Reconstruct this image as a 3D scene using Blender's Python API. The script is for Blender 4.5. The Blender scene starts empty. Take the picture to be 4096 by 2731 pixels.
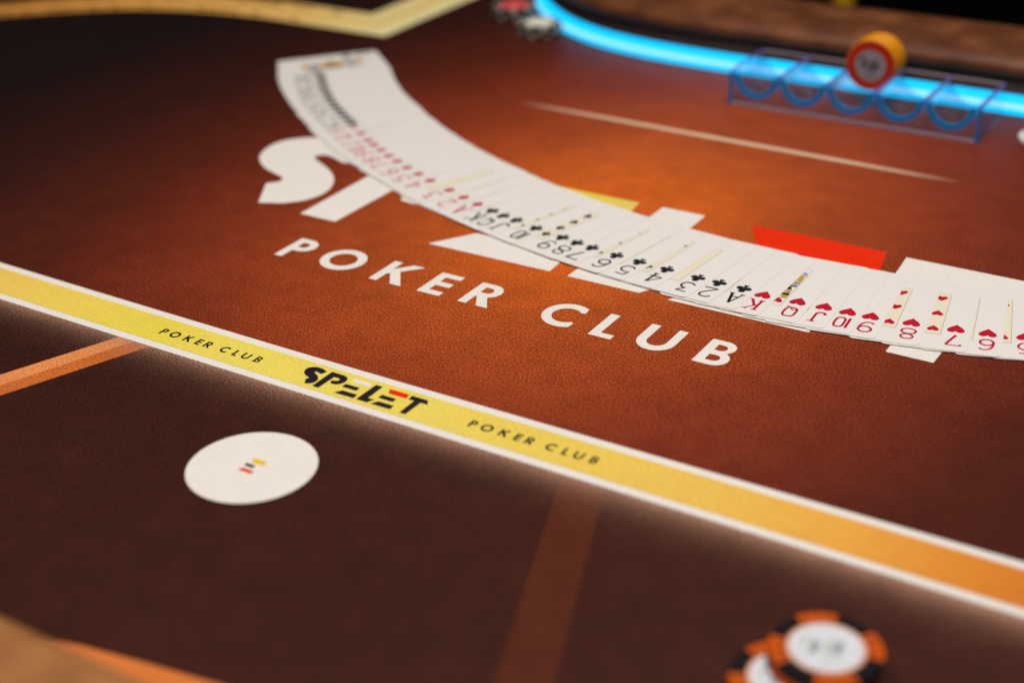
import bpy, bmesh, math, random
from math import sin, cos, pi, radians
from mathutils import Vector, Matrix
from mathutils.geometry import tessellate_polygon

random.seed(7)
SC = bpy.context.scene
COL = SC.collection
MM = 0.001

# ------------------------------------------------------------------ camera
cam_d = bpy.data.cameras.new('camera')
cam = bpy.data.objects.new('camera', cam_d)
COL.objects.link(cam)
CR = Vector((0.8498257, 0.5263704, -0.0270286))
CU = Vector((-0.2240607, 0.4072119, 0.8854238))
CF = Vector((-0.4770672, 0.7463998, -0.4639981))
cam.matrix_world = Matrix(((CR.x, CU.x, -CF.x, 0), (CR.y, CU.y, -CF.y, 0), (CR.z, CU.z, -CF.z, 0.38407), (0, 0, 0, 1)))
cam_d.sensor_width = 36
cam_d.lens = 52.6
cam_d.clip_start = 0.02
cam_d.clip_end = 60
cam_d.dof.use_dof = True
cam_d.dof.focus_distance = 0.835
cam_d.dof.aperture_fstop = 3.6
SC.camera = cam

# ------------------------------------------------------------------ world, lamps, exposure
W = bpy.data.worlds.new('World')
SC.world = W
W.use_nodes = True
W.node_tree.nodes['Background'].inputs[0].default_value = (1.0, 0.88, 0.78, 1)
W.node_tree.nodes['Background'].inputs[1].default_value = 0.02
SC.view_settings.view_transform = 'Standard'
SC.view_settings.look = 'None'
SC.view_settings.exposure = 0
SC.view_settings.gamma = 1
SC.cycles.transparent_max_bounces = 40
SC.cycles.max_bounces = 14


def area(name, loc, target, size, power, color):
    d = bpy.data.lights.new(name, 'AREA')
    d.shape = 'DISK'
    d.size = size
    d.energy = power
    d.color = color
    o = bpy.data.objects.new(name, d)
    COL.objects.link(o)
    o.location = loc
    o.rotation_euler = (Vector(target) - Vector(loc)).to_track_quat('-Z', 'Y').to_euler()
    return o


area('ceiling_spot_lamp', (-0.05, 0.85, 1.95), (-0.40, 0.75, 0), 0.7, 27.0, (1.0, 0.97, 0.945))
area('ceiling_spot_lamp', (-0.75, -0.1, 1.75), (-0.55, 0.45, 0), 0.7, 15.2, (1.0, 0.93, 0.87))

# ------------------------------------------------------------------ materials
def s2l(c):
    return tuple((x / 255 / 12.92) if x / 255 <= 0.04045 else ((x / 255 + 0.055) / 1.055) ** 2.4 for x in c)


def new_mat(name):
    m = bpy.data.materials.new(name)
    m.use_nodes = True
    nt = m.node_tree
    return m, nt, nt.nodes['Principled BSDF']


def N(nt, t, **kw):
    n = nt.nodes.new(t)
    for k, v in kw.items():
        setattr(n, k, v)
    return n


def math_node(nt, op, a, b=None, c=None, clamp=False):
    n = N(nt, 'ShaderNodeMath', operation=op, use_clamp=clamp)
    for i, v in enumerate((a, b, c)):
        if v is None:
            continue
        if isinstance(v, (int, float)):
            n.inputs[i].default_value = v
        else:
            nt.links.new(v, n.inputs[i])
    return n.outputs[0]


def mix_col(nt, fac, a, b, blend='MIX'):
    n = N(nt, 'ShaderNodeMix', data_type='RGBA', blend_type=blend)
    for i, v in ((0, fac), (6, a), (7, b)):
        if isinstance(v, (int, float)):
            n.inputs[i].default_value = v
        elif isinstance(v, tuple):
            n.inputs[i].default_value = (*v, 1) if len(v) == 3 else v
        else:
            nt.links.new(v, n.inputs[i])
    return n.outputs[2]


def ramp(nt, fac, stops, interp='LINEAR'):
    n = N(nt, 'ShaderNodeValToRGB')
    n.color_ramp.interpolation = interp
    e = n.color_ramp.elements
    while len(e) < len(stops):
        e.new(0.5)
    for el, (p, c) in zip(e, stops):
        el.position = p
        el.color = (*c, 1)
    nt.links.new(fac, n.inputs[0])
    return n.outputs[0]


GAIN = 1.12          # the lamps put about 0.9 of full exposure on the table


def alb(c):
    return tuple(min(0.85, x * GAIN) for x in s2l(c))


def world_xy(nt):
    g = N(nt, 'ShaderNodeNewGeometry')
    s = N(nt, 'ShaderNodeSeparateXYZ')
    nt.links.new(g.outputs['Position'], s.inputs[0])
    return g.outputs['Position'], s.outputs[0], s.outputs[1]


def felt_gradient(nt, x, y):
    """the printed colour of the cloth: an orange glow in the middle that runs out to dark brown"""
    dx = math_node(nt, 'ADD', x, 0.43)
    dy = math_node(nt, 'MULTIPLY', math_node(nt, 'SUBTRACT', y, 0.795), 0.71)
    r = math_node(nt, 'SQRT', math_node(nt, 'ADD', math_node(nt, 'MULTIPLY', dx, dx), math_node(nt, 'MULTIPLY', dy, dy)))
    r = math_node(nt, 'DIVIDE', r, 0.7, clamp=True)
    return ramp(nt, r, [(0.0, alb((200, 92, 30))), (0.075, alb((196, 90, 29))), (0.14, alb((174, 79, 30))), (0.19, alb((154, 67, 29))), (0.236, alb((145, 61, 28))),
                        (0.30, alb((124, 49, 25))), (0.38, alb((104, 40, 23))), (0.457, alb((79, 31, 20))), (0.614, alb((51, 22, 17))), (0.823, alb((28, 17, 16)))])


def cloth_finish(nt, b, col, pos, amount, flat=False):
    n1 = N(nt, 'ShaderNodeTexNoise')
    n1.inputs['Scale'].default_value = 900
    n1.inputs['Detail'].default_value = 2
    n1.inputs['Roughness'].default_value = 0.65
    nt.links.new(pos, n1.inputs['Vector'])
    n2 = N(nt, 'ShaderNodeTexNoise')
    n2.inputs['Scale'].default_value = 60
    n2.inputs['Detail'].default_value = 2
    nt.links.new(pos, n2.inputs['Vector'])
    v = math_node(nt, 'MULTIPLY_ADD', math_node(nt, 'SUBTRACT', n1.outputs[0], 0.5), 4.0 * amount, 1.0)
    v2 = math_node(nt, 'MULTIPLY_ADD', math_node(nt, 'SUBTRACT', n2.outputs[0], 0.5), 0.5 * amount, 1.0)
    n3 = N(nt, 'ShaderNodeTexNoise')
    n3.inputs['Scale'].default_value = 11
    n3.inputs['Detail'].default_value = 3
    nt.links.new(pos, n3.inputs['Vector'])
    v2 = math_node(nt, 'MULTIPLY', v2, math_node(nt, 'MULTIPLY_ADD', math_node(nt, 'SUBTRACT', n3.outputs[0], 0.5), 0.42 * min(amount, 1.0), 1.0))
    v = math_node(nt, 'MAXIMUM', math_node(nt, 'MULTIPLY', v, v2), 0.05)
    glint = math_node(nt, 'MULTIPLY', math_node(nt, 'MAXIMUM', math_node(nt, 'SUBTRACT', n1.outputs[0], 0.64), 0.0), 9.0 * amount)  # sparkle of the weave painted in as brighter specks
    v = math_node(nt, 'ADD', v, glint)
    vv = N(nt, 'ShaderNodeCombineXYZ')
    for i in range(3):
        nt.links.new(v, vv.inputs[i])
    c = mix_col(nt, 1.0, col, vv.outputs[0], 'MULTIPLY')
    nt.links.new(c, b.inputs['Base Color'])
    b.inputs['Roughness'].default_value = 0.5
    b.inputs['Specular IOR Level'].default_value = 0.1
    bump = N(nt, 'ShaderNodeBump')
    bump.inputs['Strength'].default_value = 0.75
    bump.inputs['Distance'].default_value = 0.0006
    nt.links.new(n1.outputs[0], bump.inputs['Height'])
    nt.links.new(bump.outputs[0], b.inputs['Normal'])


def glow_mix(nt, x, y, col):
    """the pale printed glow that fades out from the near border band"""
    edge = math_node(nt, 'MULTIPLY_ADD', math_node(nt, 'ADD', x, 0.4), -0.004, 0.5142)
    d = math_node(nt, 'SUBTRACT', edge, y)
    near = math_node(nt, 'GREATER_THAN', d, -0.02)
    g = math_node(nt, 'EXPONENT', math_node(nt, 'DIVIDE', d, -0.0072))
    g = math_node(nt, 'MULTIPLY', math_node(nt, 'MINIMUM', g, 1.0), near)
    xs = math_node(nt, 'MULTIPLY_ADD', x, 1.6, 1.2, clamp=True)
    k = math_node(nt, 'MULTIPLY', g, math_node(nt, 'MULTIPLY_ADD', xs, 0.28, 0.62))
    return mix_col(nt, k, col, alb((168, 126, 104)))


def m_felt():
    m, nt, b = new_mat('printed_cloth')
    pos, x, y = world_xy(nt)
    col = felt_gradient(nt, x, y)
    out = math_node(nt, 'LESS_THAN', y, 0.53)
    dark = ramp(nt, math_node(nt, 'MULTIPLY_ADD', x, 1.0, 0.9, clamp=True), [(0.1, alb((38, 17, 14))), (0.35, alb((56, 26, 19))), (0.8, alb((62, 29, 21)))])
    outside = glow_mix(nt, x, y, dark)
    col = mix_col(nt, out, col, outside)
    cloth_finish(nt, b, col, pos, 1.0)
    return m


def m_print(name, rgb, amount=0.25, glow=False):
    m, nt, b = new_mat(name)
    pos, x, y = world_xy(nt)
    col = N(nt, 'ShaderNodeRGB')
    col.outputs[0].default_value = (*alb(rgb), 1)
    c = col.outputs[0]
    if glow:
        c = glow_mix(nt, x, y, c)
    cloth_finish(nt, b, c, pos, amount)
    return m


def m_print_x(name, lo, hi, stops, amount=0.25):
    m, nt, b = new_mat(name)
    pos, x, y = world_xy(nt)
    f = math_node(nt, 'DIVIDE', math_node(nt, 'SUBTRACT', x, lo), hi - lo, clamp=True)
    c = ramp(nt, f, [((p * MM - lo) / (hi - lo), alb(q)) for p, q in stops])
    cloth_finish(nt, b, c, pos, amount)
    return m


def m_fade_line():
    m, nt, b = new_mat('faded_peach_print')
    pos, x, y = world_xy(nt)
    base = felt_gradient(nt, x, y)
    f = math_node(nt, 'ABSOLUTE', math_node(nt, 'SUBTRACT', x, -0.428))
    f = math_node(nt, 'DIVIDE', f, 0.178, clamp=True)
    k = ramp(nt, f, [(0.0, (0.95, 0, 0)), (0.55, (0.8, 0, 0)), (0.8, (0.45, 0, 0)), (1.0, (0, 0, 0))])
    s = N(nt, 'ShaderNodeSeparateColor')
    nt.links.new(k, s.inputs[0])
    c = mix_col(nt, s.outputs[0], base, alb((240, 198, 164)))
    cloth_finish(nt, b, c, pos, 0.3)
    return m


def m_plain(name, rgb, rough=0.5, spec=0.4, scale=None, var=0.0, bump=0.0):
    m, nt, b = new_mat(name)
    b.inputs['Roughness'].default_value = rough
    b.inputs['Specular IOR Level'].default_value = spec
    c = alb(rgb)
    if scale:
        tc = N(nt, 'ShaderNodeTexCoord')
        n = N(nt, 'ShaderNodeTexNoise')
        n.inputs['Scale'].default_value = scale
        n.inputs['Detail'].default_value = 4
        nt.links.new(tc.outputs['Object'], n.inputs['Vector'])
        lo = tuple(x * (1 - var) for x in c)
        hi = tuple(min(0.9, x * (1 + var)) for x in c)
        nt.links.new(ramp(nt, n.outputs[0], [(0.3, lo), (0.7, hi)]), b.inputs['Base Color'])
        if bump:
            bp = N(nt, 'ShaderNodeBump')
            bp.inputs['Strength'].default_value = bump
            bp.inputs['Distance'].default_value = 0.0004
            nt.links.new(n.outputs[0], bp.inputs['Height'])
            nt.links.new(bp.outputs[0], b.inputs['Normal'])
    else:
        b.inputs['Base Color'].default_value = (*c, 1)
    return m


def m_emit(name, rgb, strength):
    m, nt, b = new_mat(name)
    b.inputs['Base Color'].default_value = (0.01, 0.04, 0.06, 1)
    b.inputs['Specular IOR Level'].default_value = 0.1
    b.inputs['Emission Color'].default_value = (*rgb, 1)
    b.inputs['Emission Strength'].default_value = strength
    return m


def m_leather(name, stops):
    m, nt, b = new_mat(name)
    tc = N(nt, 'ShaderNodeNewGeometry')
    n = N(nt, 'ShaderNodeTexNoise')
    n.inputs['Scale'].default_value = 30
    n.inputs['Detail'].default_value = 4
    n.inputs['Roughness'].default_value = 0.55
    n.inputs['Distortion'].default_value = 0.15
    nt.links.new(tc.outputs['Position'], n.inputs['Vector'])
    nt.links.new(ramp(nt, n.outputs[0], [(p, alb(c)) for p, c in zip((0.28, 0.5, 0.74), stops)]), b.inputs['Base Color'])
    b.inputs['Roughness'].default_value = 0.5
    b.inputs['Specular IOR Level'].default_value = 0.3
    n2 = N(nt, 'ShaderNodeTexVoronoi')
    n2.inputs['Scale'].default_value = 420
    nt.links.new(tc.outputs['Position'], n2.inputs['Vector'])
    bp = N(nt, 'ShaderNodeBump')
    bp.inputs['Strength'].default_value = 0.3
    bp.inputs['Distance'].default_value = 0.0006
    nt.links.new(n2.outputs[0], bp.inputs['Height'])
    nt.links.new(bp.outputs[0], b.inputs['Normal'])
    return m


def m_acrylic(name, tint, diff, k_diff, rough=0.04, mirror=0.035):
    """clear sheet: mostly lets light through, mirrors a little, and a share of scattered light"""
    m, nt, b = new_mat(name)
    out = nt.nodes['Material Output']
    nt.nodes.remove(b)
    tr = N(nt, 'ShaderNodeBsdfTransparent')
    tr.inputs[0].default_value = (*tint, 1)
    gl = N(nt, 'ShaderNodeBsdfGlossy')
    gl.inputs['Roughness'].default_value = rough
    df = N(nt, 'ShaderNodeBsdfDiffuse')
    df.inputs[0].default_value = (*diff, 1)
    tl = N(nt, 'ShaderNodeBsdfTranslucent')
    tl.inputs[0].default_value = (*diff, 1)
    sc = N(nt, 'ShaderNodeMixShader')
    nt.links.new(df.outputs[0], sc.inputs[1])
    nt.links.new(tl.outputs[0], sc.inputs[2])
    sc.inputs[0].default_value = 0.6
    m1 = N(nt, 'ShaderNodeMixShader')
    m1.inputs[0].default_value = k_diff
    nt.links.new(tr.outputs[0], m1.inputs[1])
    nt.links.new(sc.outputs[0], m1.inputs[2])
    lw = N(nt, 'ShaderNodeLayerWeight')
    lw.inputs['Blend'].default_value = 0.5
    fr = math_node(nt, 'MULTIPLY_ADD', math_node(nt, 'POWER', lw.outputs['Facing'], 4.0), 0.5, mirror, True)
    m2 = N(nt, 'ShaderNodeMixShader')
    nt.links.new(fr, m2.inputs[0])
    nt.links.new(m1.outputs[0], m2.inputs[1])
    nt.links.new(gl.outputs[0], m2.inputs[2])
    nt.links.new(m2.outputs[0], out.inputs[0])
    return m


FELT = m_felt()
WHITE_PRINT = m_print('white_print', (229, 219, 210), 0.12)
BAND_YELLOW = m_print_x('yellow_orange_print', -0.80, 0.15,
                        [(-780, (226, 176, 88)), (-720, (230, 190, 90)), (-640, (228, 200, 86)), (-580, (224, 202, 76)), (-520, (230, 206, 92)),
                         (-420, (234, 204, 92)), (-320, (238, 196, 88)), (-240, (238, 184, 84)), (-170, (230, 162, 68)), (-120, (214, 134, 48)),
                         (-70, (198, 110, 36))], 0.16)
INK_PRINT = m_print('black_print', (36, 30, 38), 0.5)
GREEN_INK = m_print('dark_print', (30, 34, 32), 0.5)
RED_PRINT = m_print('red_print', (255, 44, 8), 0.3)
YELLOW_PRINT = m_print_x('yellow_bar_print', -0.52, -0.40, [(-520, (244, 190, 84)), (-470, (238, 200, 60)), (-430, (244, 196, 96)), (-405, (248, 184, 110))], 0.3)
AMBER_PRINT = m_print('amber_print', (250, 185, 20), 0.3)
SEAT_LIGHT = m_print('light_orange_print', (214, 134, 78), 0.5, True)
SEAT_DEEP = m_print('deep_orange_print', (190, 100, 46), 0.6, True)
FAINT = m_print('faint_brown_print', (82, 37, 22), 0.9, True)
EDGE_ORANGE = m_print('edge_orange_print', (205, 115, 56), 0.3)
FADE = m_fade_line()
FAR_CREAM = m_print_x('cream_amber_print', -1.25, -0.75, [(-1240, (176, 112, 50)), (-1150, (202, 138, 58)), (-1020, (214, 158, 76)), (-930, (226, 182, 106)),
                                                          (-860, (234, 204, 140)), (-800, (240, 216, 160))])
FAR_LINE = m_print_x('amber_line_print', -1.25, -0.75, [(-1240, (214, 150, 74)), (-1020, (236, 186, 104)), (-860, (238, 190, 100)), (-800, (240, 196, 110))])
FAR_INK = m_print('brown_print', (112, 66, 34), 0.3)

PAPER = m_plain('card_paper', (226, 220, 213), 0.4, 0.3, 900, 0.02, 0.03)
CREAM = m_plain('cream_ink', (229, 215, 190), 0.45, 0.3)
FRAME_INK = m_plain('frame_ink', (120, 112, 92), 0.5, 0.3)
BLACK_INK = m_plain('black_ink', (24, 26, 28), 0.4, 0.4)
RED_INK = m_plain('red_ink', (186, 20, 44), 0.4, 0.4)
GOLD_INK = m_plain('gold_ink', (196, 150, 12), 0.45, 0.3, 700, 0.3)
GREY_INK = m_plain('grey_ink', (150, 146, 156), 0.5, 0.3, 900, 0.4)
PINK_INK = m_plain('pink_ink', (226, 206, 208), 0.5, 0.3, 900, 0.2)

LEATHER = m_leather('worn_brown_leather', ((76, 40, 21), (98, 54, 29), (128, 77, 42)))
LEATHER_LIT = m_leather('worn_leather_lit', ((130, 82, 45), (152, 100, 57), (172, 118, 70)))  # lighter copy of the rail leather, in place of light on the near rail
BLACK_VINYL = m_plain('black_vinyl', (46, 30, 28), 0.6, 0.2, 200, 0.3)
LED_BODY = m_emit('lit_blue_diffuser', (0.0, 0.54, 1.0), 1.36)
LED_CORE = m_emit('lit_pale_core', (0.27, 0.68, 1.0), 1.38)
ACRYLIC = m_acrylic('clear_acrylic', (0.95, 0.97, 1.0), (0.35, 0.55, 0.9), 0.015)
ACRYLIC_TROUGH = m_acrylic('polished_acrylic_trough', (0.95, 0.97, 1.0), (0.35, 0.55, 0.9), 0.015, 0.12, 0.13)
ACRYLIC_EDGE = m_acrylic('frosted_acrylic_edge_glow', (0.2, 0.6, 1.0), (0.03, 0.58, 1.0), 0.66, 0.25)  # blue glow from the light strip is put into the edge colour
ACRYLIC_RIDGE = m_acrylic('frosted_acrylic_ridge', (0.72, 0.78, 1.0), (0.5, 0.42, 0.85), 0.36, 0.25)
ACRYLIC_FOOT = m_acrylic('pale_acrylic_edge', (0.9, 0.9, 1.0), (0.85, 0.70, 0.70), 0.8, 0.2)  # pinkish reflection along the foot is put into its scatter colour
CHIP_BLACK = m_plain('black_chip_clay', (20, 18, 20), 0.6, 0.12, 400, 0.2)
CHIP_ORANGE = m_plain('orange_chip_clay', (196, 82, 4), 0.6, 0.12, 500, 0.3)
CHIP_DARKORANGE = m_plain('burnt_orange_ink', (120, 44, 14), 0.5, 0.3)
CHIP_LABEL = m_plain('chip_label_paper', (212, 214, 218), 0.3, 0.5, 300, 0.06)
CHIP_LABEL_SHADED = m_plain('shaded_label_paper', (154, 148, 154), 0.35, 0.5, 300, 0.1)  # label greyed in its colour for the shade on the rack chips
CHIP_LABEL_PRINT = m_plain('label_print', (128, 132, 134), 0.4, 0.4)
CHIP_LABEL_DARK = m_plain('dark_label_print', (52, 52, 66), 0.4, 0.4)
CHIP_LABEL_TINT = m_plain('tinted_label_print', (178, 188, 176), 0.4, 0.4)
CHIP_PEACH = m_plain('peach_label_ring', (226, 150, 110), 0.4, 0.4)
CHIP_RED = m_plain('red_chip_clay', (188, 44, 4), 0.45, 0.4, 400, 0.15)  # backlit shade of the chip face darkens this red
CHIP_YELLOW = m_plain('yellow_chip_clay', (255, 140, 0), 0.45, 0.4, 400, 0.15)
CHIP_WHITE = m_plain('white_chip_clay', (176, 160, 150), 0.45, 0.4, 400, 0.1)
CHIP_ROSE = m_plain('rose_label_paper', (240, 82, 82), 0.4, 0.4)
CHIP_MAROON = m_plain('maroon_label_paper', (110, 20, 40), 0.4, 0.4)
CHIP_CREAM = m_plain('cream_label_paper', (244, 226, 206), 0.4, 0.4)
BUTTON_WHITE = m_plain('white_plastic', (232, 224, 214), 0.3, 0.5, 200, 0.03)
POST_YELLOW = m_plain('yellow_paint', (196, 150, 20), 0.4, 0.4, 60, 0.1)
FLOOR_MAT = m_plain('dark_carpet', (16, 14, 18), 0.9, 0.1, 80, 0.3)
WALL_MAT = m_plain('dark_wall', (12, 11, 15), 0.9, 0.1, 8, 0.2)

# ------------------------------------------------------------------ helpers
def link(o, parent=None):
    COL.objects.link(o)
    if parent:
        o.parent = parent
    return o


def mesh_obj(name, verts, faces, mats, parent=None, smooth=False, midx=None):
    me = bpy.data.meshes.new(name)
    me.from_pydata([tuple(v) for v in verts], [], faces)
    for m in (mats if isinstance(mats, (list, tuple)) else [mats]):
        me.materials.append(m)
    if midx:
        for p, i in zip(me.polygons, midx):
            p.material_index = i
    if smooth:
        for p in me.polygons:
            p.use_smooth = True
    me.update()
    return link(bpy.data.objects.new(name, me), parent)


def tag(o, label=None, cat=None, group=None, kind=None):
    for k, v in (('label', label), ('category', cat), ('group', group), ('kind', kind)):
        if v:
            o[k] = v
    return o


def empty(name, loc=(0, 0, 0), rz=0.0):
    o = bpy.data.objects.new(name, None)
    o.empty_display_size = 0.02
    o.location = loc
    o.rotation_euler = (0, 0, rz)
    return link(o)


def arc(cx, cy, rx, a0, a1, n=14, ry=None):
    ry = rx if ry is None else ry
    return [(cx + rx * cos(radians(a0 + (a1 - a0) * i / n)), cy + ry * sin(radians(a0 + (a1 - a0) * i / n))) for i in range(n + 1)]


def fill(loops, z=0.0):
    """triangles of a flat outline with holes, facing up; loops in mm"""
    vl = [[Vector((x, y, 0)) for x, y in lp] for lp in loops]
    flat = [v for lp in vl for v in lp]
    tris = tessellate_polygon(vl)
    fs = []
    for t in tris:
        a, b, c = (flat[i] for i in t)
        cr = (b - a).cross(c - a).z
        if abs(cr) < 1e-9:
            continue
        fs.append(tuple(t) if cr > 0 else tuple(reversed(t)))
    return [(v.x * MM, v.y * MM, z * MM) for v in flat], fs


def flat(name, loops, z, mat, parent):
    v, f = fill(loops, z)
    return mesh_obj(name, v, f, mat, parent)


def shapes(name, parts, mats, parent, loc=None):
    """several flat outlines (loops, z in mm, material index) as one mesh"""
    V, F, I = [], [], []
    for loops, z, mi in parts:
        v, f = fill(loops, z)
        o = len(V)
        V += v
        F += [tuple(i + o for i in t) for t in f]
        I += [mi] * len(f)
    return mesh_obj(name, V, F, mats, parent, midx=I)


def ribbon(pts, w, closed=False):
    """outline(s) of a stroked centre line"""
    n = len(pts)
    L, R = [], []
    for i in range(n):
        a = Vector(pts[(i - 1) % n]) if (closed or i > 0) else None
        b = Vector(pts[i])
        c = Vector(pts[(i + 1) % n]) if (closed or i < n - 1) else None
        d1 = (b - a).normalized() if a is not None else (c - b).normalized()
        d2 = (c - b).normalized() if c is not None else d1
        n1, n2 = Vector((-d1.y, d1.x)), Vector((-d2.y, d2.x))
        m = (n1 + n2)
        m = m.normalized() if m.length > 1e-6 else n1
        k = (w / 2) / max(0.45, m.dot(n1))
        L.append(tuple(b + m * k))
        R.append(tuple(b - m * k))
    if closed:
        return [L, R]
    return [L + R[::-1]]


def solid(bm, outline, z0, z1):
    """prism of an outline in metres"""
    lo = [bm.verts.new((x, y, z0)) for x, y in outline]
    hi = [bm.verts.new((x, y, z1)) for x, y in outline]
    bm.faces.new(hi)
    bm.faces.new(lo[::-1])
    n = len(lo)
    for i in range(n):
        bm.faces.new((lo[i], lo[(i + 1) % n], hi[(i + 1) % n], hi[i]))


def from_bm(name, bm, mats, parent=None, smooth=False):
    bmesh.ops.recalc_face_normals(bm, faces=bm.faces)
    me = bpy.data.meshes.new(name)
    bm.to_mesh(me)
    bm.free()
    for m in (mats if isinstance(mats, (list, tuple)) else [mats]):
        me.materials.append(m)
    if smooth:
        for p in me.polygons:
            p.use_smooth = True
    return link(bpy.data.objects.new(name, me), parent)


def sweep(name, path, profile, mat, parent, smooth=True, caps=True):
    """closed profile (offset along the left normal, height) swept along a path, in mm"""
    V, F = [], []
    n, k = len(path), len(profile)
    for i in range(n):
        a = Vector(path[max(0, i - 1)])
        b = Vector(path[min(n - 1, i + 1)])
        d = (b - a).normalized()
        nn = Vector((-d.y, d.x))
        for o, z in profile:
            q = Vector(path[i]) + nn * o
            V.append((q.x * MM, q.y * MM, z * MM))
    for i in range(n - 1):
        for j in range(k):
            F.append((i * k + j, i * k + (j + 1) % k, (i + 1) * k + (j + 1) % k, (i + 1) * k + j))
    if caps:
        F.append(tuple(range(k))[::-1])
        F.append(tuple((n - 1) * k + j for j in range(k)))
    o = mesh_obj(name, V, F, mat, parent, smooth)
    bm = bmesh.new()
    bm.from_mesh(o.data)
    bmesh.ops.recalc_face_normals(bm, faces=bm.faces)
    bm.to_mesh(o.data)
    bm.free()
    return o


def spline(pts, n=8, closed=False):
    """Catmull-Rom through the points"""
    out = []
    m = len(pts)
    rng = range(m) if closed else range(m - 1)
    for i in rng:
        g = lambda j: Vector(pts[j % m] if closed else pts[min(max(j, 0), m - 1)])
        p0, p1, p2, p3 = g(i - 1), g(i), g(i + 1), g(i + 2)
        for s in range(n):
            t = s / n
            q = 0.5 * ((2 * p1) + (p2 - p0) * t + (2 * p0 - 5 * p1 + 4 * p2 - p3) * t * t + (3 * p1 - p0 - 3 * p2 + p3) * t ** 3)
            out.append((q.x, q.y))
    if not closed:
        out.append(tuple(pts[-1]))
    return out


# ------------------------------------------------------------------ room
fl = mesh_obj('floor', [(-6, -4, -0.76), (6, -4, -0.76), (6, 8, -0.76), (-6, 8, -0.76)], [(0, 1, 2, 3)], FLOOR_MAT)
tag(fl, kind='structure')
wl = mesh_obj('wall', [(-6, 6, -0.76), (6, 6, -0.76), (6, 6, 2.4), (-6, 6, 2.4)], [(3, 2, 1, 0)], WALL_MAT)
tag(wl, kind='structure')

# ------------------------------------------------------------------ the poker table
table = empty('poker_table', (0, 0, -0.75))
tag(table, 'poker table with printed orange brown cloth, leather rails and a lit blue strip', 'poker table')


def on_table(o):
    o.parent = table
    o.matrix_parent_inverse = Matrix.Translation((0, 0, 0.75))
    return o


LED_PATH = spline([(-790, 1330), (-762, 1262), (-728, 1206), (-684, 1163), (-634, 1134), (-580, 1119), (-515, 1113), (-430, 1112.5), (-300, 1113),
                   (-100, 1113), (120, 1113), (330, 1113)], 7)

# cloth-covered top: a slab whose outline follows the rail on the dealer's side
top_outline = ([(-1450, 230), (330, 230)] + [(330, 1150)] +
               [(x, y + 26) for x, y in reversed(LED_PATH[7:])] + [(-820, 1420)] +
               arc(-1450, 825, 595, 90, 270, 24))
bm = bmesh.new()
solid(bm, [(x * MM, y * MM) for x, y in top_outline], -0.022, 0.0)
surface = on_table(from_bm('playing_surface', bm, FELT))

# rails, fascia and lit strip
def rail_profile(c, zc, a, b, n=20, p=2.4):
    pr = []
    for i in range(n):
        t = 2 * pi * i / n
        ct, st = cos(t), sin(t)
        pr.append((c + a * math.copysign(abs(ct) ** (2 / p), ct), zc + b * math.copysign(abs(st) ** (2 / p), st)))
    return pr


on_table(sweep('rail', LED_PATH, rail_profile(58, 31, 50, 13), LEATHER, None))
on_table(sweep('rail_fascia', LED_PATH, [(6.8, 0.3), (6.8, 15), (18, 29), (28, 29), (28, 0.3)], BLACK_VINYL, None, smooth=False))
led = on_table(sweep('light_strip', LED_PATH, [(0, 0.5), (-2, 3), (-2.6, 7), (-2, 11), (0, 14), (6.4, 14.4), (6.4, 0.5)], LED_BODY, None))
led['label'] = 'lit cyan blue light strip along the foot of the rail'
sweep('light_core', LED_PATH, [(-2.4, 5.7), (-3.0, 6.6), (-3.0, 9.0), (-2.4, 9.9), (-1.0, 9), (-1.0, 6)], LED_CORE, led)

NEAR_PATH = spline([(-1500, 340), (-1200, 296), (-900, 278), (-600, 273.5), (-405, 272.5), (-250, 271.5), (0, 271), (330, 271)], 6)
nr = on_table(sweep('rail', [(x, y) for x, y in reversed(NEAR_PATH)], rail_profile(60, 39, 60, 16), LEATHER_LIT, None))
on_table(sweep('rail_fascia', [(x, y) for x, y in reversed(NEAR_PATH)], [(14, 0.3), (14, 26), (30, 26), (30, 0.3)], BLACK_VINYL, None, smooth=False))
# pedestal under the slab
bm = bmesh.new()
solid(bm, [(-0.62 + 0.36 * cos(2 * pi * i / 24), 0.78 + 0.24 * sin(2 * pi * i / 24)) for i in range(24)], -0.745, -0.023)
on_table(from_bm('pedestal', bm, BLACK_VINYL))


def pr(name, loops, z, mat):
    return flat(name, loops, z, mat, surface)


# ---- prints on the cloth (flat sheets a fraction of a millimetre above it)
# near border band: white strip with a yellow strip on it
def edge(pts, x):
    for (x0, y0), (x1, y1) in zip(pts, pts[1:]):
        if x0 <= x <= x1:
            t = (x - x0) / (x1 - x0)
            return y0 + (y1 - y0) * t
    return pts[0][1] if x < pts[0][0] else pts[-1][1]


UP = [(-1000, 557.5), (-734, 553.2), (-640, 551.8), (-508, 550.4), (-420, 550.0), (-289, 550.4), (-140, 551.0), (200, 552.0)]
LO = [(-1000, 519.2), (-692, 516.5), (-600, 515.6), (-450, 514.9), (-352, 514.6), (-219, 514.2), (-87, 513.7), (200, 513.2)]
xs = [-900 + 50 * i for i in range(21)]
band = [(x, edge(LO, x)) for x in xs] + [(x, edge(UP, x)) for x in reversed(xs)]
pr('border_band', [band], 0.12, WHITE_PRINT)['label'] = 'white bordered yellow band printed along the near side'
inner = [(x, edge(LO, x) + 5.4) for x in xs] + [(x, edge(UP, x) - 5.4) for x in reversed(xs)]
pr('yellow_band', [inner], 0.24, BAND_YELLOW)

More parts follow.
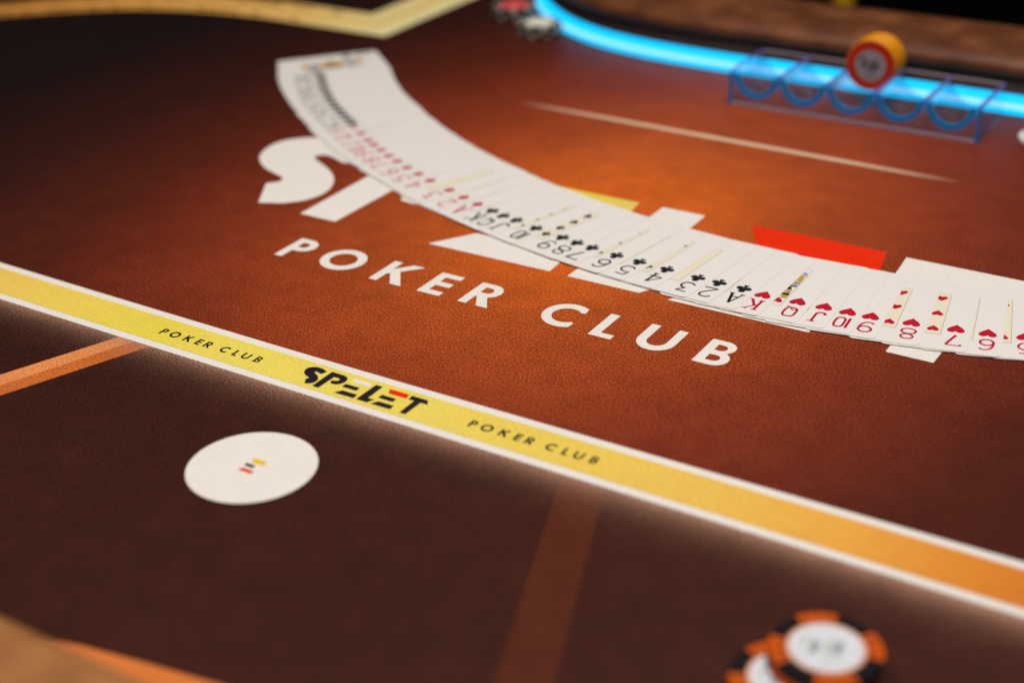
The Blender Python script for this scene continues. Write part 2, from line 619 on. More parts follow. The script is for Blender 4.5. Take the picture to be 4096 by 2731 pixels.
# seat divider stripes
pr('seat_stripe', [[(-668, 330), (-632, 410), (-617.5, 451), (-592.7, 515.6), (-581.4, 515.4), (-608.0, 442.7), (-655, 330)]], 0.05, SEAT_LIGHT)['label'] = 'orange seat dividing stripe left of the round print'
pr('seat_stripe', [[(-655, 330), (-608.0, 442.7), (-581.4, 515.4), (-568.9, 515.3), (-599.5, 435.2), (-642, 330)]], 0.05, SEAT_DEEP)
pr('seat_stripe', [[(-303.0, 514.4), (-279.8, 514.4), (-232.0, 386.0), (-200, 300), (-222, 300), (-251.8, 373.3)]], 0.05, FAINT)['label'] = 'faint brown seat dividing stripe'
pr('edge_stripe', [[(-560, 282), (-432, 303.5), (-407, 309.5), (-377, 314.6), (-345, 319.4), (-280, 328), (-280, 317), (-345, 308.4), (-377, 303.6), (-407, 298.5), (-432, 292.5), (-560, 271)]], 0.05, EDGE_ORANGE)

# round white print with three little bars
pr('round_print', [arc(-436.5, 447.2, 31.8, 0, 360, 72)[:-1]], 0.1, WHITE_PRINT)['label'] = 'round white printed disc with three coloured bars'
pr('logo_bar', [[(-440.8, 453.6), (-432.6, 453.6), (-432.1, 450.2), (-439.4, 450.2)]], 0.2, AMBER_PRINT)
pr('logo_bar', [[(-440.9, 448.4), (-435.2, 448.4), (-435.2, 446.2), (-440.5, 446.2)]], 0.2, INK_PRINT)
pr('logo_bar', [[(-439.7, 444.3), (-432.9, 444.3), (-432.5, 441.7), (-440.9, 441.7)]], 0.2, RED_PRINT)

# ---- lettering
K = 28.4
GL = {
    'P': [[(0, 0), (5.8, 0), (5.8, 11.0)] + arc(9.0, 19.7, 8.7, -90, 90) + [(0, K)], [(5.8, 16.4), (5.8, 23.2)] + arc(8.6, 19.8, 3.4, 90, -90)],
    'O': [arc(14.9, 14.3, 14.9, 0, 360, 48)[:-1], arc(14.9, 14.3, 8.9, 0, 360, 40)[:-1]],
    'K': [[(0, 0), (5.8, 0), (5.8, 10.6), (7.4, 12.5), (15.9, 0), (23.8, 0), (11.9, 16.8), (22.6, K), (14.5, K), (5.8, 18.2), (5.8, K), (0, K)]],
    'E': [[(0, 0), (16, 0), (16, 5.2), (5.8, 5.2), (5.8, 11.8), (15.6, 11.8), (15.6, 17.0), (5.8, 17.0), (5.8, 23.2), (16.2, 23.2), (16.2, K), (0, K)]],
    'R': [[(0, 0), (5.8, 0), (5.8, 11.0), (6.8, 11.0), (12.9, 0), (20.6, 0), (13.2, 12.0)] + arc(9.7, 19.8, 8.6, -64, 90) + [(0, K)],
          [(5.8, 16.2), (5.8, 23.4)] + arc(9.2, 19.8, 3.6, 90, -90)],
    'C': [arc(14.4, 14.3, 14.6, 57, 303, 40) + [(22.8, 7.2)] + arc(14.4, 14.3, 8.8, 316, 44, 30) + [(22.9, 21.2)]],
    'L': [[(0, 0), (14.2, 0), (14.2, 5.0), (5.8, 5.0), (5.8, K), (0, K)]],
    'U': [[(0, K), (0, 11)] + arc(11.3, 11.0, 11.3, 180, 360, 24) + [(22.6, K), (17.2, K), (17.2, 11)] + arc(11.3, 11.0, 5.7, 360, 180, 20) + [(5.6, K)]],
    'B': [[(0, 0), (9.6, 0)] + arc(10.0, 8.1, 8.1, -90, 60) + arc(9.4, 21.3, 7.1, -46, 90) + [(0, K)],
          [(5.6, 4.9), (5.6, 11.6)] + arc(9.6, 8.25, 3.35, 90, -90), [(5.6, 16.9), (5.6, 23.5)] + arc(8.8, 20.2, 3.3, 90, -90)],
}
BIG = [('P', -588.3), ('O', -559.2), ('K', -514.6), ('E', -479.2), ('R', -450.0), ('C', -398.7), ('L', -362.8), ('U', -336.6), ('B', -299.1)]
for ch, x0 in BIG:
    pr('letter', [[(x0 + x, 645.8 + y) for x, y in lp] for lp in GL[ch]], 0.12, WHITE_PRINT)
SMALL = [('P', -366.8, 1), ('O', -359.9, 1), ('K', -349.0, 1), ('E', -340.2, 1), ('R', -333.9, 1), ('C', -322.3, 1), ('L', -312.8, 1), ('U', -306.7, 1), ('B', -297.6, 1)]
for dx in (0, -209.3):
    for ch, x0, _ in SMALL:
        pr('letter', [[(x0 + dx + x * 0.228, 529.3 + y * 0.218) for x, y in lp] for lp in GL[ch]], 0.36, GREEN_INK)

# the six letter logo, in the coordinates of the large print
S_ = [(-653.4, 707.3), (-671.5, 737.0)] + spline([(-665.5, 744.5), (-668, 751), (-677, 754.5), (-691, 759.8), (-703, 768), (-712.5, 779), (-718, 794), (-717.5, 808.8),
      (-709, 821), (-697, 828.5), (-680, 831.8), (-658, 829.6), (-634, 820.5)], 5) + [(-642.3, 796.6)] + spline([(-649, 794.8), (-659, 799.5), (-668, 801.3), (-673.6, 798.5),
      (-673.4, 793.5), (-664.5, 788), (-651.5, 780.8), (-638.5, 771), (-630, 760), (-625, 749), (-624, 738), (-628, 725), (-638, 714)], 5)
P_ = [(-615.6, 705.7), (-586.4, 705.7), (-584.6, 800.0)] + spline([(-572, 801.2), (-560.5, 800.3), (-554.5, 796), (-553.2, 789.4), (-558, 782), (-567.5, 777), (-578, 775.5)], 4) + \
     [(-569.6, 756.4)] + spline([(-558, 755.0), (-545, 757.5), (-533.5, 767), (-525.5, 783), (-524.8, 800), (-532, 815), (-546, 825.5), (-568, 829.0), (-597, 829.0)], 5) + [(-616.6, 829.0)]
LOGO = [('S', S_, 0), ('P', P_, 0),
        ('e', [(-507.5, 828.4), (-425.0, 828.4), (-421.6, 801.8), (-497.5, 801.8)], 1),
        ('e', [(-514.0, 780.0), (-447.8, 780.0), (-447.2, 756.0), (-513.6, 756.0)], 0),
        ('e', [(-493.6, 734.0), (-424.8, 734.0), (-423.0, 706.5), (-512.0, 705.8)], 0),
        ('L', [(-407.8, 828.8), (-377.0, 828.8), (-375.6, 734.2), (-346.6, 734.2), (-361.8, 705.8), (-410.2, 705.8)], 0),
        ('e', [(-343.8, 828.8), (-254.8, 828.8), (-249.6, 799.8), (-328.8, 799.8)], 2),
        ('e', [(-344.4, 779.0), (-279.0, 779.0), (-278.0, 754.6), (-343.8, 754.6)], 0),
        ('e', [(-326.8, 733.4), (-256.8, 733.4), (-256.4, 706.0), (-343.2, 705.6)], 0),
        ('T', [(-242.0, 827.4), (-170.5, 827.4), (-153.6, 800.2), (-184.0, 800.2), (-186.0, 704.8), (-212.2, 704.8), (-213.4, 800.0), (-240.0, 800.0)], 0)]
for nm, lp, ci in LOGO:
    pr('logo_letter' if nm != 'e' else 'logo_bar', [lp], 0.12, (WHITE_PRINT, YELLOW_PRINT, RED_PRINT)[ci])
for nm, lp, ci in LOGO:
    pr('logo_letter' if nm != 'e' else 'logo_bar', [[(-474.4 + (x + 714.0) / 7.13, 523.7 + (y - 705.6) / 7.13) for x, y in lp]], 0.36,
       (INK_PRINT, WHITE_PRINT, RED_PRINT)[ci])

# thin faded line in front of the dealer
pr('dealer_line', [[(-620, 966.5), (-240, 959.0), (-240, 964.8), (-620, 972.0)]], 0.08, FADE)

# far border band: two side strips and a light middle line
FAR_IN = spline([(-1290, 850), (-1262, 885), (-1228, 922), (-1186.8, 960), (-1150, 994), (-1100, 1030), (-1040, 1055), (-970, 1068), (-900, 1070), (-813, 1070.5)], 6)


def offset(path, d):
    out = []
    for i, q in enumerate(path):
        a, b = Vector(path[max(0, i - 1)]), Vector(path[min(len(path) - 1, i + 1)])
        t = (b - a).normalized()
        out.append((q[0] - t.y * d, q[1] + t.x * d))
    return out


def far_strip(name, d0, d1, z, mat):
    A = offset(FAR_IN, d0)[:-2] + [(-812 - d0, 1070.5 + d0), (-811 - d0, 1420)]
    B = offset(FAR_IN, d1)[:-2] + [(-812 - d1, 1070.5 + d1), (-811 - d1, 1420)]
    return pr(name, [A + B[::-1]], z, mat)


far_strip('border_strip', 0, 56, 0.1, FAR_CREAM)['label'] = 'blurred cream and amber border band at the far left'
far_strip('border_line', 23, 33, 0.2, FAR_LINE)
dots = []
off_a, off_b = offset(FAR_IN, 10), offset(FAR_IN, 45)
for path in (off_a, off_b):
    i = 4
    while i < len(path) - 6:
        x, y = path[i]
        if random.random() < 0.62:
            w_, h_ = random.uniform(2.5, 5), random.uniform(2.5, 4)
            dots.append(([[(x - w_, y - h_), (x + w_, y - h_), (x + w_, y + h_), (x - w_, y + h_)]], 0.2, 0))
        i += 1
mk = shapes('border_lettering', dots, [FAR_INK], surface)
mk['kind'] = 'stuff'

# ------------------------------------------------------------------ playing cards
CARDS = [('Ks', -791.6, 947.5, 49.0), ('Qs', -783.3, 940.3, 49.72), ('Js', -775.1, 933.1, 50.44), ('10s', -766.8, 925.9, 51.15), ('9s', -758.5, 918.7, 51.87),
         ('8s', -750.3, 911.5, 52.59), ('7s', -742.0, 904.3, 53.31), ('6s', -733.7, 897.1, 54.02), ('5s', -725.4, 889.9, 54.74), ('4s', -717.2, 882.7, 55.46),
         ('3s', -708.9, 875.6, 56.18), ('2s', -700.6, 868.4, 56.89), ('As', -692.4, 861.2, 57.61), ('Kd', -685.4, 855.8, 58.19), ('Qd', -671.3, 846.2, 59.31),
         ('Jd', -657.8, 837.2, 60.36), ('10d', -648.0, 831.5, 61.11), ('9d', -636.9, 824.8, 61.95), ('8d', -624.8, 817.8, 62.87), ('7d', -613.0, 812.0, 63.73),
         ('6d', -599.1, 804.7, 64.76), ('5d', -584.8, 798.8, 65.78), ('4d', -570.2, 792.3, 66.82), ('3d', -548.5, 783.3, 68.36), ('2d', -532.4, 777.1, 69.49),
         ('Ad', -517.5, 771.1, 70.54), ('Kc', -502.6, 766.1, 71.57), ('Qc', -492.0, 762.9, 72.29), ('Jc', -480.7, 760.4, 73.05), ('10c', -462.4, 755.6, 74.29),
         ('9c', -440.0, 750.2, 75.8), ('8c', -427.8, 747.9, 76.87), ('7c', -415.9, 745.6, 77.91), ('6c', -397.0, 742.6, 79.56), ('5c', -380.3, 740.7, 81.0),
         ('4c', -360.6, 739.1, 82.7), ('3c', -339.1, 737.1, 84.7), ('2c', -325.2, 736.8, 86.16), ('Ac', -309.2, 736.4, 87.83), ('Kh', -295.9, 735.1, 89.24),
         ('Qh', -275.0, 735.9, 91.43), ('Jh', -259.5, 736.8, 93.06), ('10h', -245.5, 737.7, 94.53), ('9h', -232.5, 738.9, 95.89), ('8h', -210.2, 741.8, 98.25),
         ('7h', -186.6, 746.1, 100.3), ('6h', -170.1, 749.3, 102.35), ('5h', -153.4, 753.6, 104.4), ('4h', -136.7, 758.8, 106.4), ('3h', -120.2, 764.6, 108.4),
         ('2h', -103.9, 771.0, 110.4), ('Ah', -87.9, 778.0, 112.4)]
RANK_WORD = {'A': 'ace', 'K': 'king', 'Q': 'queen', 'J': 'jack', '10': 'ten', '9': 'nine', '8': 'eight', '7': 'seven', '6': 'six', '5': 'five', '4': 'four', '3': 'three', '2': 'two'}
SUIT_WORD = {'s': 'spades', 'd': 'diamonds', 'c': 'clubs', 'h': 'hearts'}
CW, CH, CT = 63.0, 88.0, 0.25

# rank strokes, glyph box about 8.6 x 13.2 mm, centre at the origin: (points, width, closed)
def ell(cx, cy, rx, ry, a0=0, a1=360, n=22):
    q = arc(cx, cy, rx, a0, a1, n, ry)
    return q[:-1] if a1 - a0 == 360 else q


TH, TN = 1.25, 0.75
six = [(ell(0, -2.7, 3.6, 3.4), 1.1, True), (spline([(-3.55, -2.6), (-3.3, 1.0), (-2.1, 4.3), (0.2, 6.0), (2.4, 5.7), (3.6, 4.4)], 5), 1.0, False)]
RANKS = {
    '8': [(ell(0, 3.3, 3.3, 2.8), 1.0, True), (ell(0, -3.2, 3.9, 3.1), 1.0, True)],
    '7': [([(-3.9, 4.2), (-3.9, 5.9), (3.9, 5.9)], 0.9, False), ([(3.7, 5.6), (-0.6, -6.5)], TH, False)],
    '6': six,
    '9': [([(-x, -y) for x, y in pts], w, c) for pts, w, c in six],
    '5': [([(3.2, 6.0), (-2.8, 6.0)], 0.9, False), (spline([(-2.7, 5.7), (-3.2, 0.5), (-1, 1.7), (1.5, 1.5), (3.5, -0.5), (3.6, -3.2), (2, -5.6), (-0.6, -6.2), (-2.8, -5.4), (-3.9, -4)], 5), 1.0, False)],
    '4': [([(1.8, -6.4), (1.8, 6.2)], TH, False), ([(1.5, 5.9), (-4.1, -2.4)], TN, False), ([(-4.3, -2.6), (4.2, -2.6)], 0.9, False), ([(-0.2, -6.3), (3.8, -6.3)], 0.7, False)],
    '3': [([(-3.5, 6.0), (3.4, 6.0)], 0.9, False), ([(3.2, 5.8), (-0.5, 1.2)], 0.9, False), (spline([(-0.6, 1.2), (2.0, 0.9), (3.7, -1.3), (3.5, -4), (1.8, -5.8), (-1.2, -6.1), (-3.9, -4.5)], 5), 1.05, False)],
    '2': [(spline([(-3.7, 3.8), (-2.8, 5.5), (-0.5, 6.2), (2.1, 5.6), (3.3, 3.6), (2.7, 1.3), (-0.6, -2.6), (-3.8, -6.0)], 5), 1.0, False), ([(-4.1, -6.1), (4.0, -6.1)], 0.95, False), ([(3.8, -6.3), (3.8, -4.6)], 0.7, False)],
    'A': [([(-3.3, -6.3), (0, 6.4)], 0.85, False), ([(0, 6.4), (3.3, -6.3)], 1.45, False), ([(-2.3, -2.2), (2.3, -2.2)], 0.8, False), ([(-4.8, -6.3), (-1.9, -6.3)], 0.75, False), ([(1.8, -6.3), (4.9, -6.3)], 0.75, False)],
    'K': [([(-2.6, -6.3), (-2.6, 6.3)], 1.35, False), ([(3.2, 6.1), (-2.4, -0.6)], 0.8, False), ([(-0.8, 1.3), (3.3, -6.2)], 1.35, False), ([(-4.4, 6.3), (-0.8, 6.3)], 0.7, False), ([(-4.4, -6.3), (-0.8, -6.3)], 0.7, False),
          ([(1.7, 6.3), (4.6, 6.3)], 0.7, False), ([(1.9, -6.3), (4.8, -6.3)], 0.7, False)],
    'Q': [([(3.4 * math.copysign(abs(cos(2 * pi * k / 28)) ** 0.62, cos(2 * pi * k / 28)), 0.4 + 5.6 * math.copysign(abs(sin(2 * pi * k / 28)) ** 0.62, sin(2 * pi * k / 28))) for k in range(28)], 1.1, True), (spline([(-2.6, -3.4), (-0.4, -2.6), (1.2, -5.0), (4.0, -6.3)], 5), 0.8, False)],
    'J': [(spline([(1.6, 6.2), (1.6, -2.5), (0.9, -5.2), (-1.2, -6.1), (-3.1, -5.2), (-3.5, -3.9)], 5), 1.2, False), ([(-0.4, 6.3), (3.8, 6.3)], 0.75, False), (ell(-3.2, -4.1, 0.45, 0.45, n=10), 0.8, True)],
    '10': [([(-3.4, -6.3), (-3.4, 6.3)], 1.25, False), ([(1.3 + 2.6 * math.copysign(abs(cos(2 * pi * k / 28)) ** 0.62, cos(2 * pi * k / 28)), 5.8 * math.copysign(abs(sin(2 * pi * k / 28)) ** 0.62, sin(2 * pi * k / 28))) for k in range(28)], 1.1, True)],
}


def heart(s):
    q = spline([(0, 0.32), (0.14, 0.45), (0.34, 0.46), (0.49, 0.32), (0.5, 0.12), (0.36, -0.14), (0.16, -0.36), (0, -0.55)], 4)
    q = [(0, 0.27)] + q[1:]
    q += [(-x, y) for x, y in reversed(q[1:-1])]
    return [[(x * s, y * s) for x, y in q]]


def suit_shapes(kind, s, mi):
    """list of (loops, z, material) with the symbol upright, about s mm wide"""
    if kind == 'h':
        return [(heart(s), 0.05, mi)]
    if kind == 'd':
        return [([[(0.42 * s, 0), (0, 0.56 * s), (-0.42 * s, 0), (0, -0.56 * s)]], 0.05, mi)]
    stem = [[(-0.06 * s, 0.05 * s), (-0.07 * s, -0.25 * s), (-0.2 * s, -0.55 * s), (0.2 * s, -0.55 * s), (0.07 * s, -0.25 * s), (0.06 * s, 0.05 * s)]]
    if kind == 'c':
        c = [(0, 0.28), (-0.27, -0.08), (0.27, -0.08)]
        return [([[(cx * s + x, cy * s + y) for x, y in ell(0, 0, 0.235 * s, 0.235 * s, n=18)]], 0.05 + 0.012 * i, mi) for i, (cx, cy) in enumerate(c)] + [(stem, 0.09, mi)]
    h = heart(s)[0]
    return [([[(x, -y * 0.92) for x, y in reversed(h)]], 0.05, mi), (stem, 0.065, mi)]


MESH = {}


def cached(key, make):
    if key not in MESH:
        o = make()
        MESH[key] = o.data
        return o
    return link(bpy.data.objects.new(key[0], MESH[key]))


def rank_obj(r, red):
    def make():
        parts = []
        for i, (pts, w, c) in enumerate(RANKS[r]):
            parts.append((ribbon(pts, w * 1.28, c), 0.05 + 0.012 * i, 0))
        return shapes('rank', parts, [RED_INK if red else BLACK_INK], None)
    return cached(('rank', r, red), make)


def suit_obj(kind, s, name):
    def make():
        return shapes(name, suit_shapes(kind, s, 0), [RED_INK if kind in 'hd' else BLACK_INK], None)
    return cached((name, kind, s), make)


def card_mesh():
    r = 3.4
    out = arc(CW - r, r, r, -90, 0, 6) + arc(CW - r, CH - r, r, 0, 90, 6) + arc(r, CH - r, r, 90, 180, 6) + arc(r, r, r, 180, 270, 6)
    bm = bmesh.new()
    solid(bm, [(x * MM, y * MM) for x, y in out], 0, CT * MM)
    return from_bm('playing_card', bm, PAPER)


def panel_obj(court):
    def make():
        x0, x1, y0, y1, e = 15.5, 47.5, 17.5, 70.5, 0.22
        o = [[(x0, y0), (x1, y0), (x1, y1), (x0, y1)]]
        i = [[(x0 + e, y0 + e), (x1 - e, y0 + e), (x1 - e, y1 - e), (x0 + e, y1 - e)]]
        return shapes('centre_panel', [(o, 0.02, 0), (i, 0.035, 1)], [FRAME_INK, PAPER if court else CREAM], None)
    return cached(('centre_panel', court), make)


def figure_obj(seed, suit):
    """an abstract half-and-half court figure made of ink patches"""
    def make():
        rnd = random.Random(seed)
        parts = []
        cx, cy = 31.5, 44.0
        if seed == 900:
            bx = lambda u0, u1, v0, v1: [[(63 - v1, u0), (63 - v0, u0), (63 - v0, u1), (63 - v1, u1)]]
            for (u0, u1, v0, v1, m) in ((32, 54, 27, 40, 0), (18.5, 23.5, 27, 42, 0), (64.5, 69.5, 27, 42, 0), (24.2, 31.4, 29, 41, 2), (54.6, 63.8, 29, 41, 2),
                                        (36, 51, 24, 29, 1), (25, 33, 22, 28, 2), (55, 63, 22, 28, 2), (40, 47, 40, 44, 1)):
                parts.append((bx(u0, u1, v0, v1), 0.05 + 0.01 * len(parts), m))
            return shapes('court_figure', parts, [GOLD_INK, BLACK_INK, GREY_INK, PINK_INK, RED_INK], None)
        half = [([(-3, 0), (10, 0), (10.5, 2.4), (-4, 2.6)], 0), ([(-13.4, 0.4), (-4.5, 0.4), (-5, 5.0), (-14.6, 4.2)], 1), ([(-4, 3), (3, 3), (2, 9), (-3, 9)], 3),
                ([(11, 0), (15.6, 0.2), (15.4, 2.2), (11, 2.0)], 1), ([(4, 3), (15.5, 3.0), (15.4, 8.0), (3.4, 8.0)], 2), ([(8.5, 8.6), (15.7, 8.8), (15.6, 16.4), (9.4, 17.4)], 0),
                ([(11, 17.8), (15.6, 16.9), (15.2, 21), (12, 22)], 2), ([(-15.4, 5.0), (-6, 5.4), (-6.4, 9.4), (-15.2, 8.2)], 0),
                ([(-5.6, 9.5), (5, 9.5), (5.6, 13.0), (-5, 13.4)], 1), ([(-15.5, 9.0), (-10.4, 9.6), (-11.2, 12.4), (-15.6, 12)], 1), ([(-15.4, 12.6), (-11.4, 13), (-12.4, 17), (-15.6, 16)], 0),
                ([(-4, 13.9), (4, 13.6), (3, 19.6), (-3.4, 19.2)], 3), ([(-4.6, 20.0), (5, 20.0), (7, 24.5), (-6.6, 24.5)], 0), ([(6, 14), (8.2, 14.4), (8.2, 20), (6.4, 19.4)], 4)]
        for (q, m) in half:
            j = [(x + rnd.uniform(-.5, .5), y + rnd.uniform(-.2, .2)) for x, y in q]
            z = 0.05 + 0.006 * len(parts)
            parts.append(([[(cx + x * 0.98, cy + y) for x, y in j]], z, m))
            parts.append(([[(cx - x * 0.98, cy - y) for x, y in j]], z + 0.003, m))
        return shapes('court_figure', parts, [GOLD_INK, BLACK_INK, GREY_INK, PINK_INK, RED_INK], None)
    return cached(('court_figure', seed), make)


def pip_layout(r):
    L, C, R_ = 21.0, 31.5, 42.0
    rows3 = (24.5, 44.0, 63.5)
    rows4 = (24.5, 37.5, 50.5, 63.5)
    d = {'2': [(C, 24.5), (C, 63.5)], '3': [(C, y) for y in rows3], '4': [(x, y) for x in (L, R_) for y in (24.5, 63.5)],
         '5': [(x, y) for x in (L, R_) for y in (24.5, 63.5)] + [(C, 44)], '6': [(x, y) for x in (L, R_) for y in rows3],
         '7': [(x, y) for x in (L, R_) for y in rows3] + [(C, 34.2)], '8': [(x, y) for x in (L, R_) for y in rows3] + [(C, 34.2), (C, 53.8)],
         '9': [(x, y) for x in (L, R_) for y in rows4] + [(C, 44)], '10': [(x, y) for x in (L, R_) for y in rows4] + [(C, 31), (C, 57)], 'A': [(C, 44)]}
    return d.get(r, [])


# tilt of every card: its left edge lies on the cloth, its right edge on the card beneath
step = []
for i in range(len(CARDS)):
    if i + 1 < len(CARDS):
        step.append(math.hypot(CARDS[i + 1][1] - CARDS[i][1], CARDS[i + 1][2] - CARDS[i][2]))
    else:
        step.append(63)
tilt = [0.0] * len(CARDS)
for i in range(len(CARDS) - 2, -1, -1):
    st = step[i]
    tilt[i] = ((CW - st) * tilt[i + 1] + CT + 0.02) / CW
proto = None
FAN = 'playing cards fanned out across the table'
for i, (nm, sx, sy, ang) in enumerate(CARDS):
    r, su = nm[:-1], nm[-1]
    red = su in 'dh'
    jr = random.Random(100 + i)
    a = radians(ang + jr.uniform(-0.35, 0.35))
    slip = jr.uniform(-0.45, 0.45)
    if 0 < i < 12:                                       # the first suit bows a little towards the near side
        bow = 4.5 * sin(pi * i / 12)
        sx, sy = sx - 0.655 * bow, sy - 0.755 * bow
    if i >= 47:
        sx, sy = sx + 2.2, sy + 0.8
    U = Vector((cos(a), sin(a)))
    V = Vector((-U.y, U.x))
    corner = Vector((sx, sy)) - (26.6 + slip) * U - 8.3 * V          # near right corner
    left = corner + CW * V
    if proto is None:
        proto = card_mesh()
        c = proto
    else:
        c = link(bpy.data.objects.new('playing_card', proto.data))
    z0 = 0.45
    c.matrix_world = Matrix.Translation((left.x * MM, left.y * MM, z0 * MM)) @ Matrix.Rotation(a - pi / 2, 4, 'Z') @ Matrix.Rotation(-math.atan(tilt[i]), 4, 'Y')
    if i == 0:
        lab = 'king of spades lying fully visible on top at the far left end of the fan'
    elif i == len(CARDS) - 1:
        lab = 'ace of hearts at the right hand end of the fan, beneath the two of hearts'
    else:
        p_, n_ = CARDS[i - 1][0], CARDS[i + 1][0]
        lab = '%s of %s in the fan, between the %s of %s and the %s of %s' % (
            RANK_WORD[r], SUIT_WORD[su], RANK_WORD[p_[:-1]], SUIT_WORD[p_[-1]], RANK_WORD[n_[:-1]], SUIT_WORD[n_[-1]])
    tag(c, lab, 'playing card', FAN)

    def put(o, v, u, flip=True):
        o.parent = c
        o.location = ((CW - v) * MM, u * MM, CT * MM)
        o.rotation_euler = (0, 0, pi if flip else 0)
        return o

    vis = CW if i == 0 else step[i - 1] + 5.0       # how much of the right side shows
    put(rank_obj(r, red), 8.1, 12.9)
    put(suit_obj(su, 10.8 if su == 's' else 9.4, 'suit'), 8.3, 27.0)
    if i == 0:
        put(rank_obj(r, red), CW - 8.1, CH - 12.9, False)
        put(suit_obj(su, 9.2, 'suit'), CW - 8.3, CH - 27.0, False)
    if vis > 15.5:
        court = r in 'KQJ'
        pn = panel_obj(court)
        pn.parent = c
        pn.location = (0, 0, CT * MM)
        if court and vis > 17:
            fg = figure_obj(i if i else 900, su)
            fg.parent = c
            fg.location = (0, 0, (CT + 0.01) * MM)
            put(suit_obj(su, 6.6, 'pip'), 20.0, 24.0)
        for (v, u) in pip_layout(r):
            if v - 3.4 < vis:
                put(suit_obj(su, 6.3, 'pip'), v - 0.6, u, u < 43 or (r == '7' and 43 < u < 45 and v < 30))

# ------------------------------------------------------------------ chips
def disc_bm(rad, th, bev=0.5, n=56):
    bm = bmesh.new()
    prof = [(rad - bev, 0), (rad, bev), (rad, th - bev), (rad - bev, th)]
    rings = [[bm.verts.new((r_ * cos(2 * pi * k / n) * MM, r_ * sin(2 * pi * k / n) * MM, z * MM)) for k in range(n)] for r_, z in prof]
    for a, b in zip(rings, rings[1:]):
        for k in range(n):
            bm.faces.new((a[k], a[(k + 1) % n], b[(k + 1) % n], b[k]))
    bm.faces.new(rings[-1])
    bm.faces.new(rings[0][::-1])
    return bm


def chip_mesh(rad, th, mat, name='poker_chip'):
    return from_bm(name, disc_bm(rad, th), mat)


def spot_bm(rad, th, ang, half, rin):
    """an edge spot: a wedge that wraps over the rim, a hair proud of the chip"""
    bm = bmesh.new()
    n = 8
    p = 0.06
    prof = [(rin, th + p), (rad - 0.5, th + p), (rad + p, th - 0.5), (rad + p, 0.5), (rad - 0.5, -0.02), (rin, -0.02)]
    rows = []
    for k in range(n + 1):
        t = radians(ang - half + 2 * half * k / n)
        rows.append([bm.verts.new((q * cos(t) * MM, q * sin(t) * MM, z * MM)) for q, z in prof])
    for A, B in zip(rows, rows[1:]):
        for j in range(len(prof) - 1):
            bm.faces.new((A[j], B[j], B[j + 1], A[j + 1]))
    return bm


def make_chip(rad, th, body, spot, label, ring, prints, n_spots, half, rlab, rin, marks=True, marks_mat=None, spot_marks=None):
    c = chip_mesh(rad, th, body)
    for k in range(n_spots):
        o = from_bm('edge_spot', spot_bm(rad, th, 360 * k / n_spots + 90, half, rin), spot, c)
        if spot_marks:
            parts = []
            for j in range(3):
                t = 360 * k / n_spots + 90 + (j - 1) * half * 0.62
                for q in (rin + 1.2, rin + 3.2):
                    cx, cy = q * cos(radians(t)), q * sin(radians(t))
                    parts.append(([[(cx - .95, cy - .95), (cx + .95, cy - .8), (cx + .8, cy + .95), (cx - .8, cy + .8)]], th + 0.1, 0))
            shapes('print', parts, [spot_marks], o)
    if ring:
        flat('label_ring', [arc(0, 0, rlab + 1.1, 0, 360, 48)[:-1]], th + 0.04, ring, c)
    lb = flat('label', [arc(0, 0, rlab, 0, 360, 48)[:-1]], th + 0.09, label, c)
    if marks:
        parts = [(ribbon([(-6.2, -2.6), (-4.4, 0.6), (-3.0, 4.4)], 2.6), 0.14, 0), (ribbon([(-1.4, -4.2), (0.8, 0.2), (2.6, 4.6)], 2.4), 0.16, 1),
                 (ribbon([(2.6, -3.8), (4.6, -0.4), (6.2, 2.4)], 2.8), 0.14, 0), (ribbon([(-8.6, 1.0), (-8.0, 5.2), (-5.2, 7.4)], 1.5), 0.14, 1),
                 (ribbon([(-2.4, -7.4), (4.4, -7.8)], 1.2), 0.14, 1)]
        pm = shapes('print', [(lp, z + th, m) for lp, z, m in parts], [marks_mat or CHIP_LABEL_PRINT, marks_mat or CHIP_LABEL_TINT], lb)
    return c


def copy_thing(o):
    c = o.copy()
    COL.objects.link(c)
    for ch in list(o.children):
        d = ch.copy()
        COL.objects.link(d)
        d.parent = c
        d.matrix_parent_inverse = ch.matrix_parent_inverse
        for g in list(ch.children):
            e = g.copy()
            COL.objects.link(e)
            e.parent = d
    return c


# loose black and orange chips in the near right corner
NEARCHIPS = 'black and orange chips at the near edge'
ch = make_chip(21.8, 3.4, CHIP_BLACK, CHIP_ORANGE, CHIP_LABEL, CHIP_PEACH, None, 4, 23, 14.1, 15.6, True, None, CHIP_DARKORANGE)
ch.location = (-0.1437, 0.4399, 0.0107)
ch.rotation_euler = (0, 0, radians(32))
tag(ch, 'black chip with orange edge spots lying on top, white label fully visible', 'poker chip', NEARCHIPS)
for (x, y, z, rot, lab) in ((-0.1440, 0.4392, 0.0072, 70, 'black and orange chip directly under the topmost one of the near pile'),
                            (-0.1530, 0.4248, 0.0037, 47, 'black and orange chip sticking out half hidden at the lower left of the near pile'),
                            (-0.1485, 0.4310, 0.0002, 10, 'black and orange chip lowest in the near pile, flat on the dark cloth')):
    c2 = copy_thing(ch)
    c2.location = (x, y, z)
    c2.rotation_euler = (0, 0, radians(rot))
    tag(c2, lab, 'poker chip', NEARCHIPS)

# dark chip stacks at the far end of the lit strip
FARCHIPS = 'dark chips stacked by the end of the blue strip'


